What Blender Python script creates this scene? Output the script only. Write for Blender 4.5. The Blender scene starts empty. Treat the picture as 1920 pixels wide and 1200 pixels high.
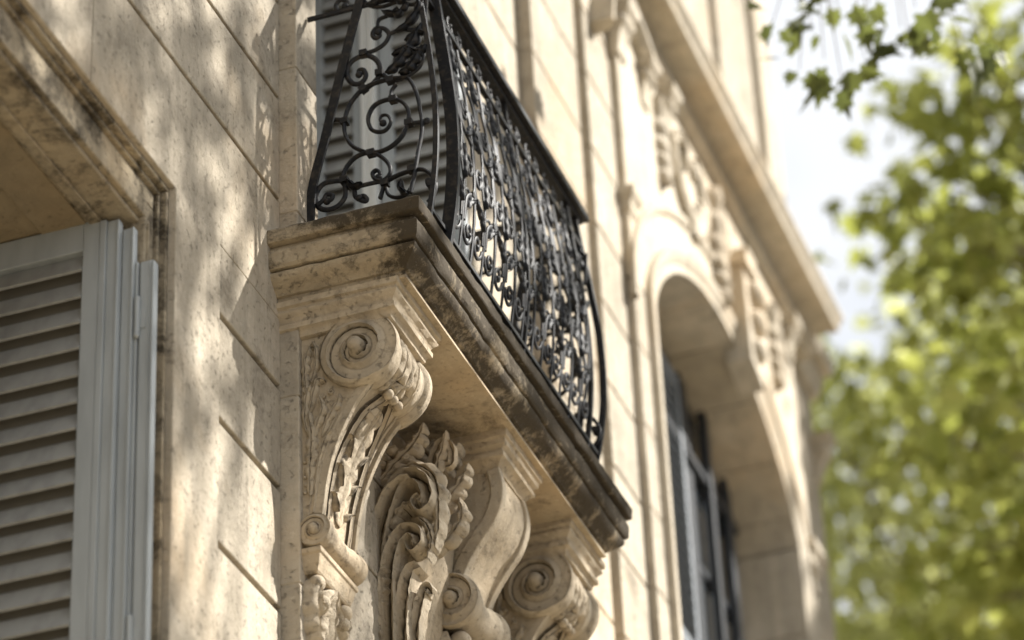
import bpy, math, random
from math import sin, cos, pi, sqrt, radians, atan2, exp
from mathutils import Vector, Matrix, noise as mn

scene = bpy.context.scene
COL = scene.collection
# ------------------------------------------------------------------ camera
phi, psi, rho = radians(32.518), radians(17.99), radians(-2.881)
fw = Vector((-sin(psi)*cos(phi), cos(psi)*cos(phi), sin(phi)))
rt = Vector((cos(psi), sin(psi), 0)); up = rt.cross(fw)
R2 = rt*cos(rho)+up*sin(rho); U2 = -rt*sin(rho)+up*cos(rho)
cd = bpy.data.cameras.new('camera'); cam = bpy.data.objects.new('camera', cd); COL.objects.link(cam)
cam.matrix_world = Matrix(((R2.x, U2.x, -fw.x, 4.303), (R2.y, U2.y, -fw.y, -10.045), (R2.z, U2.z, -fw.z, 1.6), (0, 0, 0, 1)))
cd.sensor_width = 36; cd.lens = 112.5; cd.clip_start = .1; cd.clip_end = 2000
cd.dof.use_dof = True; cd.dof.focus_distance = 13.1; cd.dof.aperture_fstop = 1.15
scene.camera = cam
# ------------------------------------------------------------------ light
SUN = Vector((.67, .37, .66)).normalized()
el = math.asin(SUN.z); az = atan2(SUN.x, SUN.y)
W = bpy.data.worlds.new('World'); scene.world = W; W.use_nodes = True
nt = W.node_tree; N = nt.nodes; L = nt.links; N.clear()
sky = N.new('ShaderNodeTexSky'); sky.sky_type = 'NISHITA'; sky.sun_disc = False
sky.sun_elevation = el; sky.sun_rotation = az; sky.dust_density = 2.0
tc = N.new('ShaderNodeTexCoord'); mp = N.new('ShaderNodeMapping'); mp.inputs['Scale'].default_value = (3.5, 3.5, 6)
cn = N.new('ShaderNodeTexNoise'); cn.inputs['Scale'].default_value = 1.6; cn.inputs['Detail'].default_value = 7
cr = N.new('ShaderNodeValToRGB'); cr.color_ramp.elements[0].position = .08; cr.color_ramp.elements[1].position = .42
mx = N.new('ShaderNodeMix'); mx.data_type = 'RGBA'; mx.inputs['B'].default_value = (6.3, 6.45, 6.7, 1)
bg = N.new('ShaderNodeBackground'); bg.inputs['Strength'].default_value = .06
wo = N.new('ShaderNodeOutputWorld')
L.new(tc.outputs['Generated'], mp.inputs[0]); L.new(mp.outputs[0], cn.inputs['Vector']); L.new(cn.outputs[0], cr.inputs[0])
L.new(cr.outputs[0], mx.inputs['Factor']); L.new(sky.outputs[0], mx.inputs['A']); L.new(mx.outputs['Result'], bg.inputs[0]); L.new(bg.outputs[0], wo.inputs[0])
sl = bpy.data.lights.new('sun', 'SUN'); sl.energy = 5.0; sl.angle = radians(.9); sl.color = (1, .965, .91)
so = bpy.data.objects.new('sun', sl); COL.objects.link(so)
so.rotation_euler = SUN.to_track_quat('Z', 'Y').to_euler()
vs = scene.view_settings; vs.view_transform = 'Standard'; vs.look = 'None'; vs.gamma = 1; vs.exposure = 1.4
scene.cycles.use_denoising = True
scene.cycles.max_bounces = 8; scene.cycles.diffuse_bounces = 5; scene.cycles.transmission_bounces = 6
random.seed(7)
# ------------------------------------------------------------------ helpers
class MB:
    def __init__(s): s.v = []; s.f = []; s.m = []; s.mi = 0
    def add(s, vs, fs):
        o = len(s.v); s.v += [tuple(p) for p in vs]; s.f += [tuple(i+o for i in f) for f in fs]; s.m += [s.mi]*len(fs)
    def box(s, x0, x1, y0, y1, z0, z1):
        s.add([(x, y, z) for x in (x0, x1) for y in (y0, y1) for z in (z0, z1)],
              [(0, 1, 3, 2), (4, 6, 7, 5), (0, 4, 5, 1), (2, 3, 7, 6), (0, 2, 6, 4), (1, 5, 7, 3)])
    def obox(s, c, ax, ay, az, hx, hy, hz):
        c = Vector(c); ax = Vector(ax).normalized(); ay = Vector(ay).normalized(); az = Vector(az).normalized()
        s.add([c+ax*i*hx+ay*j*hy+az*k*hz for i in (-1, 1) for j in (-1, 1) for k in (-1, 1)],
              [(0, 1, 3, 2), (4, 6, 7, 5), (0, 4, 5, 1), (2, 3, 7, 6), (0, 2, 6, 4), (1, 5, 7, 3)])
    def loft(s, x0, x1, y0, y1, prof, ex=1):
        # rectangle grown by an offset at each z: mitred mouldings round three sides
        n = len(prof); vs = []
        for z, o in prof: vs += [(x0, y0-o, z), (x1+o*ex, y0-o, z), (x1+o*ex, y1+o, z), (x0, y1+o, z)]
        fs = []
        for i in range(n-1):
            for j in range(4):
                k = (j+1) % 4; fs.append((4*i+j, 4*i+k, 4*i+4+k, 4*i+4+j))
        fs += [(3, 2, 1, 0), tuple(4*(n-1)+j for j in range(4))]
        if prof[0][0] > prof[-1][0]: fs = [tuple(reversed(f)) for f in fs]
        s.add(vs, fs)
    def wloft(s, x0, x1, y0, y1, prof, step=.022, amp=.0035, chip=.010, seed=0.0):
        # the same rectangle loft with worn, slightly wandering edges and small chips
        def nz(p): return mn.noise(p)
        pr = []
        for i in range(len(prof)-1):
            (za, oa), (zb, ob) = prof[i], prof[i+1]; d = sqrt((za-zb)**2+(oa-ob)**2); k = max(1, int(d/.016))
            pr += [(za+(zb-za)*j/k, oa+(ob-oa)*j/k) for j in range(k)]
        pr.append(prof[-1]); rows = []
        na = max(2, int((x1-x0)/step)); nb = max(2, int((y1-y0)/step))
        for z, o in pr:
            X1, Y0, Y1 = x1+o, y0-o, y1+o
            q = [(x0+(X1-x0)*i/na, Y0, 0, -1) for i in range(na)]+[(X1, Y0, .7, -.7)]+[(X1, Y0+(Y1-Y0)*i/nb, 1, 0) for i in range(1, nb)]+[(X1, Y1, .7, .7)]+[(X1-(X1-x0)*i/na, Y1, 0, 1) for i in range(1, na+1)]
            row = []
            for x, y, nx, ny in q:
                P = Vector((x*1.0+seed, y, z)); d = amp*(nz(P*7)+.6*nz(P*23)+.3*nz(P*60))
                c = nz(P*11+Vector((5, 3, 1))); c2 = nz(P*30)
                d -= chip*max(0, c-.32)*2.2*(.6+.8*abs(c2))
                row.append((x+nx*d, y+ny*d, z+.6*amp*nz(P*17+Vector((9, 9, 9)))))
            rows.append(row)
        m = len(rows[0]); vs = [p for row in rows for p in row]
        fs = [(i*m+j, i*m+j+1, (i+1)*m+j+1, (i+1)*m+j) for i in range(len(rows)-1) for j in range(m-1)]
        fs += [tuple(range(m-1, -1, -1)), tuple((len(rows)-1)*m+j for j in range(m))]
        if prof[0][0] > prof[-1][0]: fs = [tuple(reversed(f)) for f in fs]
        s.add(vs, fs)
    def prism(s, poly, axis, a, b):
        # polygon in the plane perpendicular to axis; axis 1: poly=(x,z), axis 0: poly=(y,z)
        def P(p, t): return (p[0], t, p[1]) if axis == 1 else ((t, p[0], p[1]) if axis == 0 else (p[0], p[1], t))
        n = len(poly)
        s.add([P(p, a) for p in poly]+[P(p, b) for p in poly],
              [tuple(range(n-1, -1, -1)), tuple(range(n, 2*n))]+[(i, (i+1) % n, n+(i+1) % n, n+i) for i in range(n)])
    def tube(s, pts, r, seg=8, sx=1.0, taper=None):
        pts = [Vector(p) for p in pts]; n = len(pts); vs = []; prev = None
        for i, p in enumerate(pts):
            t = (pts[min(i+1, n-1)]-pts[max(i-1, 0)]).normalized()
            if prev is None:
                a = Vector((0, 0, 1)) if abs(t.z) < .8 else Vector((0, 1, 0)); u = t.cross(a).normalized()
            else:
                u = (prev-t*prev.dot(t)).normalized()
            prev = u; w = t.cross(u); rr = r*(taper(i/(n-1)) if taper else 1)
            for k in range(seg):
                a = 2*pi*k/seg; vs.append(p+u*cos(a)*rr*sx+w*sin(a)*rr)
        fs = [(i*seg+k, i*seg+(k+1) % seg, (i+1)*seg+(k+1) % seg, (i+1)*seg+k) for i in range(n-1) for k in range(seg)]
        fs += [tuple(range(seg-1, -1, -1)), tuple((n-1)*seg+k for k in range(seg))]
        s.add(vs, fs)
    def ball(s, c, r, n=8, sc=(1, 1, 1)):
        vs = []
        for i in range(n+1):
            for j in range(2*n):
                a = pi*i/n; b = pi*j/n
                vs.append((c[0]+r*sc[0]*sin(a)*cos(b), c[1]+r*sc[1]*sin(a)*sin(b), c[2]+r*sc[2]*cos(a)))
        m = 2*n; s.add(vs, [(i*m+j, (i+1)*m+j, (i+1)*m+(j+1) % m, i*m+(j+1) % m) for i in range(n) for j in range(m)])
    def grid(s, P, nu, nv, closeu=False):
        vs = [P(i/(nu if closeu else nu-1), j/(nv-1)) for i in range(nu) for j in range(nv)]
        fs = [(i*nv+j, ((i+1) % nu)*nv+j, ((i+1) % nu)*nv+j+1, i*nv+j+1) for i in range(nu if closeu else nu-1) for j in range(nv-1)]
        s.add(vs, fs)
    def ribbon(s, spine, width, height, M, nt_=11, prof='leaf', lobes=0, ns=None, lift=0.0, depth=.6):
        # carved ribbon or leaf: spine is a 2-D curve in a relief surface, M(u, v, h) maps it to space
        pts = cr_spline(spine, ns or max(24, 6*len(spine))); n = len(pts)
        def P(a, b):
            i = min(int(round(a*(n-1))), n-1); p = pts[i]; q0 = pts[max(i-1, 0)]; q1 = pts[min(i+1, n-1)]
            dx, dy = q1[0]-q0[0], q1[1]-q0[1]; l = sqrt(dx*dx+dy*dy) or 1; nx, ny = -dy/l, dx/l
            t = 2*b-1; w = width(a); H = height(a)
            if prof == 'leaf':
                ph = a*lobes; lob = abs(sin(pi*ph))**.6
                w2 = w*(1-depth+depth*lob); back = (t*t)*w*.35*(1 if lobes else 0)
                h = H*(.35+.65*(1-abs(t))**.7)*(1-.25*abs(sin(pi*ph*2))*abs(t)) if abs(t) < .999 else -H*.4
                h += H*.35*lob*abs(t)*(1-abs(t))*4*.5-H*.45*exp(-(t/.10)**2)
                if abs(t) >= .999: h = -.004
                tx, ty = dx/l, dy/l
                return M(p[0]+nx*t*w2+tx*back, p[1]+ny*t*w2+ty*back, h+lift)
            if prof == 'scroll':
                h = H*(1-t**6)**.5*(.72+.38*t*t-.30*exp(-(t/.35)**2)+.12*exp(-((abs(t)-.8)/.12)**2)) if abs(t) < .999 else -.004
            else:
                h = H*sqrt(max(0, 1-t*t)) if abs(t) < .999 else -.004
            return M(p[0]+nx*t*w, p[1]+ny*t*w, h+lift)
        def Q(a, b):
            v = Vector(P(a, b)); return v+Vector((mn.noise(v*28), mn.noise(v*28+Vector((7, 1, 3))), mn.noise(v*28+Vector((1, 8, 2)))))*min(.006, height(.5)*.12)
        s.grid(Q, n, nt_)
    def build(s, name, mat, parent=None, smooth=False, bevel=0, seg=2, auto=None):
        me = bpy.data.meshes.new(name); me.from_pydata(s.v, [], s.f)
        for m_ in (mat if isinstance(mat, (list, tuple)) else [mat]): me.materials.append(m_)
        if len(me.materials) > 1: me.polygons.foreach_set('material_index', s.m)
        if smooth: me.polygons.foreach_set('use_smooth', [True]*len(me.polygons))
        me.update()
        o = bpy.data.objects.new(name, me); COL.objects.link(o)
        if parent: o.parent = parent; o.matrix_parent_inverse = inv_of(parent)
        if auto: me.set_sharp_from_angle(angle=radians(auto))
        if bevel:
            b = o.modifiers.new('Bevel', 'BEVEL'); b.width = bevel; b.segments = seg; b.limit_method = 'ANGLE'; b.angle_limit = radians(35)
        return o
def inv_of(p):
    return Matrix.Translation(p.location).inverted()
def cr_spline(p, n):
    p = [tuple(a) for a in p]
    if len(p) == 2: return [tuple(p[0][k]+(p[1][k]-p[0][k])*i/(n-1) for k in range(len(p[0]))) for i in range(n)]
    q = [tuple(2*p[0][k]-p[1][k] for k in range(len(p[0])))]+p+[tuple(2*p[-1][k]-p[-2][k] for k in range(len(p[0])))]
    out = []; m = len(p)-1
    for i in range(n):
        t = i/(n-1)*m; j = min(int(t), m-1); t -= j
        a, b, c, d = q[j:j+4]
        out.append(tuple(.5*(2*b[k]+(c[k]-a[k])*t+(2*a[k]-5*b[k]+4*c[k]-d[k])*t*t+(3*b[k]-a[k]-3*c[k]+d[k])*t**3) for k in range(len(b))))
    return out
def spiral(c, r0, r1, a0, turns, n=30):
    return [(c[0]+(r0*(r1/r0)**(i/n))*cos(a0+turns*2*pi*i/n), c[1]+(r0*(r1/r0)**(i/n))*sin(a0+turns*2*pi*i/n)) for i in range(n+1)]
def tag(o, label=None, cat=None, group=None, kind=None):
    if label: o['label'] = label
    if cat: o['category'] = cat
    if group: o['group'] = group
    if kind: o['kind'] = kind
    return o
def thing(name, loc, label, cat, group=None, parent=None):
    o = bpy.data.objects.new(name, None); COL.objects.link(o); o.location = loc; o.empty_display_size = .3
    if parent: o.parent = parent; o.matrix_parent_inverse = inv_of(parent)
    return tag(o, label, cat, group)
# ------------------------------------------------------------------ materials
def newmat(name):
    m = bpy.data.materials.new(name); m.use_nodes = True; n = m.node_tree
    return m, n.nodes, n.links, n.nodes['Principled BSDF']
def stone(name, c1, c2, grime=.25, streak=.35, bump=.5, grain=1.0, gcol=(.05, .037, .022), glo=.56, wear=None, gscale=3.2, edge=0, xdirt=0, island=0):
    m, N, L, B = newmat(name)
    tc = N.new('ShaderNodeTexCoord')
    def noise(scale, det=6, rough=.6, vec=None, dist=0):
        t = N.new('ShaderNodeTexNoise'); t.inputs['Scale'].default_value = scale; t.inputs['Detail'].default_value = det
        t.inputs['Roughness'].default_value = rough; t.inputs['Distortion'].default_value = dist
        L.new(vec or tc.outputs['Object'], t.inputs['Vector']); return t.outputs[0]
    def ramp(src, a, b, inv=False):
        r = N.new('ShaderNodeMapRange'); r.inputs[1].default_value = a; r.inputs[2].default_value = b
        r.inputs[3].default_value = 1.0 if inv else 0.0; r.inputs[4].default_value = 0.0 if inv else 1.0
        L.new(src, r.inputs[0]); return r.outputs[0]
    def mix(f, a, b, fac=1.0):
        x = N.new('ShaderNodeMix'); x.data_type = 'RGBA'
        if fac != 1.0:
            mu = N.new('ShaderNodeMath'); mu.operation = 'MULTIPLY'; mu.inputs[1].default_value = fac; L.new(f, mu.inputs[0]); f = mu.outputs[0]
        L.new(f, x.inputs['Factor'])
        for k, v in (('A', a), ('B', b)):
            if isinstance(v, tuple): x.inputs[k].default_value = (*v, 1)
            else: L.new(v, x.inputs[k])
        return x.outputs['Result']
    base = mix(ramp(noise(1.7, 8), .35, .68), c1, c2)
    base = mix(ramp(noise(7.0, 8, .7), .42, .7), base, tuple(x*.74 for x in c2), .7)
    base = mix(ramp(noise(.9, 4), .5, .75), base, (c1[0]*1.05, c1[1]*.90, c1[2]*.72), .7)
    mp = N.new('ShaderNodeMapping'); mp.inputs['Scale'].default_value = (9, 9, .8); L.new(tc.outputs['Object'], mp.inputs[0])
    base = mix(ramp(noise(1.0, 6, .6, mp.outputs[0], .6), .46, .74), base, tuple(x*.52 for x in c1), streak)
    gr = noise(gscale, 9, .72, None, .4)
    if xdirt:
        sx = N.new('ShaderNodeSeparateXYZ'); L.new(tc.outputs['Object'], sx.inputs[0])
        ma = N.new('ShaderNodeMath'); ma.operation = 'MULTIPLY_ADD'; ma.inputs[1].default_value = xdirt; L.new(ramp(sx.outputs[0], .47, .60), ma.inputs[0]); L.new(gr, ma.inputs[2]); mb = N.new('ShaderNodeMath'); mb.operation = 'MULTIPLY_ADD'; mb.inputs[1].default_value = .13; L.new(ramp(sx.outputs[2], 8.93, 9.0), mb.inputs[0]); L.new(ma.outputs[0], mb.inputs[2]); gr = mb.outputs[0]
    gm = N.new('ShaderNodeMath'); gm.operation = 'MULTIPLY_ADD'; gm.inputs[1].default_value = .22; L.new(noise(55, 5, .8), gm.inputs[0]); L.new(gr, gm.inputs[2])
    gs = N.new('ShaderNodeMath'); gs.operation = 'SUBTRACT'; gs.inputs[1].default_value = .11; L.new(gm.outputs[0], gs.inputs[0]); gr = gs.outputs[0]
    base = mix(ramp(gr, glo, glo+.16), base, gcol, grime)
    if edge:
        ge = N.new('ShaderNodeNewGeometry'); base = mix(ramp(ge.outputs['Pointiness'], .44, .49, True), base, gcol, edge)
    if island:
        gi = N.new('ShaderNodeNewGeometry'); mr = N.new('ShaderNodeMapRange'); mr.inputs[3].default_value = 1-island; mr.inputs[4].default_value = 1+island*.4
        L.new(gi.outputs['Random Per Island'], mr.inputs[0]); hs = N.new('ShaderNodeHueSaturation'); L.new(mr.outputs[0], hs.inputs['Value']); L.new(base, hs.inputs['Color']); base = hs.outputs[0]
    sp = noise(34, 6, .75); base = mix(ramp(sp, .58, .68), base, tuple(x*.40 for x in c1), .6)
    sp3 = noise(20, 5, .7); base = mix(ramp(sp3, .60, .72), base, tuple(min(.9, x*1.35) for x in c1), .35)
    L.new(base, B.inputs['Base Color']); B.inputs['Roughness'].default_value = .92
    B.inputs['Specular IOR Level'].default_value = .25
    ad = N.new('ShaderNodeMath'); ad.operation = 'MULTIPLY_ADD'; ad.inputs[1].default_value = -.8
    L.new(ramp(sp, .57, .70), ad.inputs[0]); L.new(noise(90*grain, 8, .8), ad.inputs[2])
    ad2 = N.new('ShaderNodeMath'); ad2.operation = 'MULTIPLY_ADD'; ad2.inputs[1].default_value = 2.2
    L.new(noise(9, 8, .6), ad2.inputs[0]); L.new(ad.outputs[0], ad2.inputs[2])
    bp = N.new('ShaderNodeBump'); bp.inputs['Strength'].default_value = bump; bp.inputs['Distance'].default_value = .008
    L.new(ad2.outputs[0], bp.inputs['Height']); L.new(bp.outputs[0], B.inputs['Normal'])
    return m
LIME = stone('limestone', (.55, .48, .375), (.44, .38, .29), .5, .65, .9, glo=.555, island=.16)
LIMEF = stone('limestone_far', (.55, .485, .385), (.47, .405, .305), .4, .6, .5, glo=.60, island=.1)
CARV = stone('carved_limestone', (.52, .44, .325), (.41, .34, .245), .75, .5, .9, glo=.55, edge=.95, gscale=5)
CARVB = stone('carved_limestone_plain', (.54, .45, .325), (.43, .35, .245), .65, .6, .9, glo=.57, gscale=4)
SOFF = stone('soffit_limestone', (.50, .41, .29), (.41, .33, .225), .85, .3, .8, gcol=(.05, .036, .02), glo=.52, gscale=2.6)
SLAB = stone('slab_limestone', (.46, .38, .265), (.35, .28, .185), .92, .6, .9, gcol=(.036, .027, .016), glo=.50, gscale=5.0, xdirt=.175)
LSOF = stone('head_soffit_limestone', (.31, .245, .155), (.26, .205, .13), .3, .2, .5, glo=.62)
LINT = stone('lintel_limestone', (.46, .385, .27), (.36, .30, .21), .92, .7, .9, gcol=(.04, .031, .02), glo=.455, gscale=4.2, edge=.5)
def plain(name, col, rough=.9, sc=3.0):
    m, N, L, B = newmat(name); tc = N.new('ShaderNodeTexCoord'); t = N.new('ShaderNodeTexNoise'); t.inputs['Scale'].default_value = sc; t.inputs['Detail'].default_value = 8
    L.new(tc.outputs['Object'], t.inputs[0])
    x = N.new('ShaderNodeMix'); x.data_type = 'RGBA'; x.inputs['A'].default_value = tuple(c*.75 for c in col)+(1,); x.inputs['B'].default_value = tuple(min(1, c*1.2) for c in col)+(1,)
    L.new(t.outputs[0], x.inputs['Factor']); L.new(x.outputs['Result'], B.inputs['Base Color']); B.inputs['Roughness'].default_value = rough; return m
def paint(name, col, rough=.55, dirt=.35):
    m, N, L, B = newmat(name)
    tc = N.new('ShaderNodeTexCoord'); t = N.new('ShaderNodeTexNoise'); t.inputs['Scale'].default_value = 9; t.inputs['Detail'].default_value = 8
    mp = N.new('ShaderNodeMapping'); mp.inputs['Scale'].default_value = (2, 2, .35)
    L.new(tc.outputs['Object'], mp.inputs[0]); L.new(mp.outputs[0], t.inputs[0])
    r = N.new('ShaderNodeMapRange'); r.inputs[1].default_value = .42; r.inputs[2].default_value = .75; L.new(t.outputs[0], r.inputs[0])
    mu = N.new('ShaderNodeMath'); mu.operation = 'MULTIPLY'; mu.inputs[1].default_value = dirt; L.new(r.outputs[0], mu.inputs[0])
    x = N.new('ShaderNodeMix'); x.data_type = 'RGBA'; x.inputs['A'].default_value = (*col, 1); x.inputs['B'].default_value = tuple(c*.5 for c in col)+(1,)
    L.new(mu.outputs[0], x.inputs['Factor']); L.new(x.outputs['Result'], B.inputs['Base Color']); B.inputs['Roughness'].default_value = rough
    bp = N.new('ShaderNodeBump'); bp.inputs['Strength'].default_value = .2; bp.inputs['Distance'].default_value = .003
    L.new(t.outputs[0], bp.inputs['Height']); L.new(bp.outputs[0], B.inputs['Normal'])
    return m
GREY = paint('grey_shutter_paint', (.38, .405, .41)); GREYD = paint('grey_slat_paint', (.34, .34, .32), .6, .5)
GREYB = paint('blue_grey_shutter_paint', (.17, .185, .20)); GAPSHADE = plain('slat_gap_shade', (.17, .155, .125))  # second colour is the shade seen between louvres, set as a dark tone
WHITE = paint('white_door_paint', (.72, .72, .68), .5, .2); DARK = paint('dark_window_paint', (.03, .033, .038), .4, .2)
def iron():
    m, N, L, B = newmat('wrought_iron')
    tc = N.new('ShaderNodeTexCoord'); t = N.new('ShaderNodeTexNoise'); t.inputs['Scale'].default_value = 40; t.inputs['Detail'].default_value = 6
    L.new(tc.outputs['Object'], t.inputs[0])
    r = N.new('ShaderNodeValToRGB'); r.color_ramp.elements[0].position = .5; r.color_ramp.elements[0].color = (.006, .0065, .008, 1)
    r.color_ramp.elements[1].position = .75; r.color_ramp.elements[1].color = (.04, .032, .024, 1)
    L.new(t.outputs[0], r.inputs[0]); L.new(r.outputs[0], B.inputs['Base Color'])
    B.inputs['Roughness'].default_value = .5; B.inputs['Specular IOR Level'].default_value = .25
    bp = N.new('ShaderNodeBump'); bp.inputs['Strength'].default_value = .35; bp.inputs['Distance'].default_value = .003
    L.new(t.outputs[0], bp.inputs['Height']); L.new(bp.outputs[0], B.inputs['Normal']); return m
IRON = iron()
def glassm():
    m, N, L, B = newmat('window_glass'); B.inputs['Base Color'].default_value = (.03, .035, .04, 1); B.inputs['Roughness'].default_value = .06
    B.inputs['Metallic'].default_value = 0; B.inputs['Specular IOR Level'].default_value = .8; return m
GLASS = glassm()
def plain(name, col, rough=.9, sc=3.0):
    m, N, L, B = newmat(name); tc = N.new('ShaderNodeTexCoord'); t = N.new('ShaderNodeTexNoise'); t.inputs['Scale'].default_value = sc; t.inputs['Detail'].default_value = 8
    L.new(tc.outputs['Object'], t.inputs[0])
    x = N.new('ShaderNodeMix'); x.data_type = 'RGBA'; x.inputs['A'].default_value = tuple(c*.75 for c in col)+(1,); x.inputs['B'].default_value = tuple(min(1, c*1.2) for c in col)+(1,)
    L.new(t.outputs[0], x.inputs['Factor']); L.new(x.outputs['Result'], B.inputs['Base Color']); B.inputs['Roughness'].default_value = rough; return m
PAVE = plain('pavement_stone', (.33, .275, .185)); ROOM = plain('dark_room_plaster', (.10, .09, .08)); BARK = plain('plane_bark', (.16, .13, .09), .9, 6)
ROAD = plain('asphalt', (.055, .055, .055), .9, 12)
def leafm(name, ca, cb, tr=.5):
    m, N, L, B = newmat(name); out = N['Material Output']
    g = N.new('ShaderNodeNewGeometry'); r = N.new('ShaderNodeValToRGB')
    r.color_ramp.elements[0].color = (*ca, 1); r.color_ramp.elements[1].color = (*cb, 1); L.new(g.outputs['Random Per Island'], r.inputs[0])
    L.new(r.outputs[0], B.inputs['Base Color']); B.inputs['Roughness'].default_value = .45; B.inputs['Specular IOR Level'].default_value = .35
    t = N.new('ShaderNodeBsdfTranslucent'); h = N.new('ShaderNodeHueSaturation'); h.inputs['Value'].default_value = 1.6; h.inputs['Saturation'].default_value = 1.05
    L.new(r.outputs[0], h.inputs['Color']); L.new(h.outputs[0], t.inputs[0])
    x = N.new('ShaderNodeMixShader'); x.inputs[0].default_value = tr; L.new(B.outputs[0], x.inputs[1]); L.new(t.outputs[0], x.inputs[2]); L.new(x.outputs[0], out.inputs[0])
    return m
LEAFN = leafm('dark_maple_leaf', (.06, .072, .022), (.11, .125, .035), .4)
LEAF = leafm('maple_leaf', (.15, .165, .038), (.285, .295, .085), .6)
LEAFB = leafm('bright_leaf', (.24, .25, .085), (.39, .395, .17), .6)
# ------------------------------------------------------------------ ground
b = MB(); b.add([(-400, -400, -.12), (400, -400, -.12), (400, 400, -.12), (-400, 400, -.12)], [(0, 1, 2, 3)]); tag(b.build('road', ROAD), kind='structure')
b = MB(); b.box(-30, 7.5, -60, 90, -.3, 0); tag(b.build('pavement', PAVE, bevel=.02), kind='structure')
# ------------------------------------------------------------------ building
BLD = thing('stone_building', (-.5, 3, 0), 'cream limestone building whose carved facade fills the left and centre of the view', 'building')
JZ = [5.2, 5.75, 6.28, 6.80, 7.34, 7.88, 8.35, 8.81, 9.27, 9.80, 10.32, 10.86, 11.40, 11.92, 12.46, 13.0, 13.5, 14.0, 14.6, 15.2, 15.8, 16.4, 17.0, 17.6, 18.2, 18.8, 19.4]
def courses(bm, x, y0, y1, z0, z1, g=.022, d=.022, back=.45, vj=(), js=None):
    zs = [z0]+[z for z in (js if js is not None else JZ) if z0+.08 < z < z1-.08]+[z1]
    for i in range(len(zs)-1):
        a = zs[i]+(g/2 if i else 0); c = zs[i+1]-(g/2 if i < len(zs)-2 else 0)
        ys = [y0]+[v for k, v in enumerate(vj) if (k+i) % 2 == 0]+[y1]
        for k in range(len(ys)-1):
            bm.box(x-back, x, ys[k]+(.002 if k else 0), ys[k+1]-(.002 if k < len(ys)-2 else 0), a, c)
    bm.box(x-back+.01, x-d, y0+.004, y1-.004, z0+.004, z1-.004)
w = MB()
# left window bay: wall above lintel, pier band and coursed pier
courses(w, 0, -7, .139, 8.68, 14.0, vj=(-5.2, -3.4, -1.62), js=[9.27, 9.80, 10.32, 10.86, 11.4, 12.5, 13.2])
w.box(-.45, .008, -.889, -.475, 0, 8.679)
courses(w, 0, -.474, .139, 0, 8.679, g=.030, d=.028, js=[z for z in JZ if z != 8.81])
w.box(-.45, -.002, -7, -3.06, 0, 8.679)
w.box(-1.2, -.451, -.97, .30, 0, 14.0); w.box(-1.2, -.451, -7, -3.06, 0, 14.0); w.box(-1.2, -.451, -3.06, -.97, 8.62, 14.0)
# surround of the balcony door
courses(w, .08, .14, .37, 0, 14.0, g=.008, d=.006, js=[5.7, 6.6, 7.45, 8.3, 9.2, 9.95, 10.8, 11.6])
courses(w, .08, 2.35, 2.64, 9.03, 14.0, g=.008, d=.006, js=[9.7, 10.4, 11.1, 11.9])
courses(w, .078, .371, 2.64, 0, 9.03, g=.012, d=.010, vj=(1.0, 2.1))
courses(w, .078, .371, 2.349, 12.3, 14.0)
w.box(-1.2, -.38, .301, .36, 0, 14.0); w.box(-1.2, -.38, 2.36, 2.64, 9.0, 14.0)
# between the balcony and the arched window
courses(w, 0, 2.641, 3.559, 0, 14.0, g=.02)
courses(w, .085, 3.56, 4.42, 0, 14.0, g=.016, d=.015)
courses(w, .0, 4.421, 4.559, 0, 14.0, g=.016, d=.015)
courses(w, .10, 4.56, 5.08, 0, 14.0, g=.02)
courses(w, .15, 5.081, 5.45, 0, 11.85, g=.012, d=.01, vj=())
w.box(-1.2, -.451, 2.641, 5.3, 0, 14.0)
# upper storey above the cornice and the end pier
courses(w, .0, -7, 10.3, 14.30, 22.0, g=.015, d=.012, js=[15.6, 17.0, 18.6])
w.box(.0, .07, 6.6, 7.6, 14.31, 22); w.box(.0, .05, 8.3, 8.7, 14.31, 22); w.box(.0, .06, 9.55, 10.0, 14.31, 22)
courses(w, .02, 9.21, 10.3, 0, 14.30, g=.015, d=.012)
w.box(-12, -.452, 8.9, 10.298, 0, 21.9)
w.build('wall', LIME, BLD, bevel=.006)
# arch wall
def arch_pts(cy, a, zs, b_, n):
    return [(cy-a*cos(pi*i/n), zs+b_*max(0, sin(pi*i/n))**1.45) for i in range(n+1)]
def arch_wall(bm, xf, xb, y0, y1, ztop, cy, a, zs, b_, zbot, n=40):
    pts = arch_pts(cy, a, zs, b_, n)
    vs = []; fs = []
    for x in (xf, xb):
        vs += [(x, p[0], p[1]) for p in pts]+[(x, y0+(y1-y0)*i/n, ztop) for i in range(n+1)]
    m = 2*(n+1)
    for i in range(n):
        fs.append((i, i+1, n+1+i+1, n+1+i)); fs.append((m+i+1, m+i, m+n+1+i, m+n+2+i)); fs.append((i+1, i, m+i, m+i+1))
        fs.append((n+1+i, n+2+i, m+n+2+i, m+n+1+i))
    bm.add(vs, fs)
    bm.add([(x, y, z) for x in (xf, xb) for y, z in ((y0, ztop), (y0, zs), (cy-a, zs))], [(0, 1, 2), (5, 4, 3), (0, 3, 4, 1)])
    bm.add([(x, y, z) for x in (xf, xb) for y, z in ((y1, ztop), (y1, zs), (cy+a, zs))], [(2, 1, 0), (3, 4, 5), (1, 4, 3, 0)])
CY, AA, ZS, BB = 7.10, 1.62, 11.86, .88
w = MB(); arch_wall(w, .15, -.7, 5.081, 9.20, 14.0, CY, AA, ZS, BB, 0)
w.box(-.7, .15, CY+AA, 9.20, 0, ZS-.003); w.box(-.7, .148, 5.30, CY-AA, 0, ZS-.003)
w.build('arch_wall', LIMEF, BLD, bevel=.008)
w = MB(); pp = arch_pts(CY, AA-.0, ZS, BB, 72)
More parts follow.
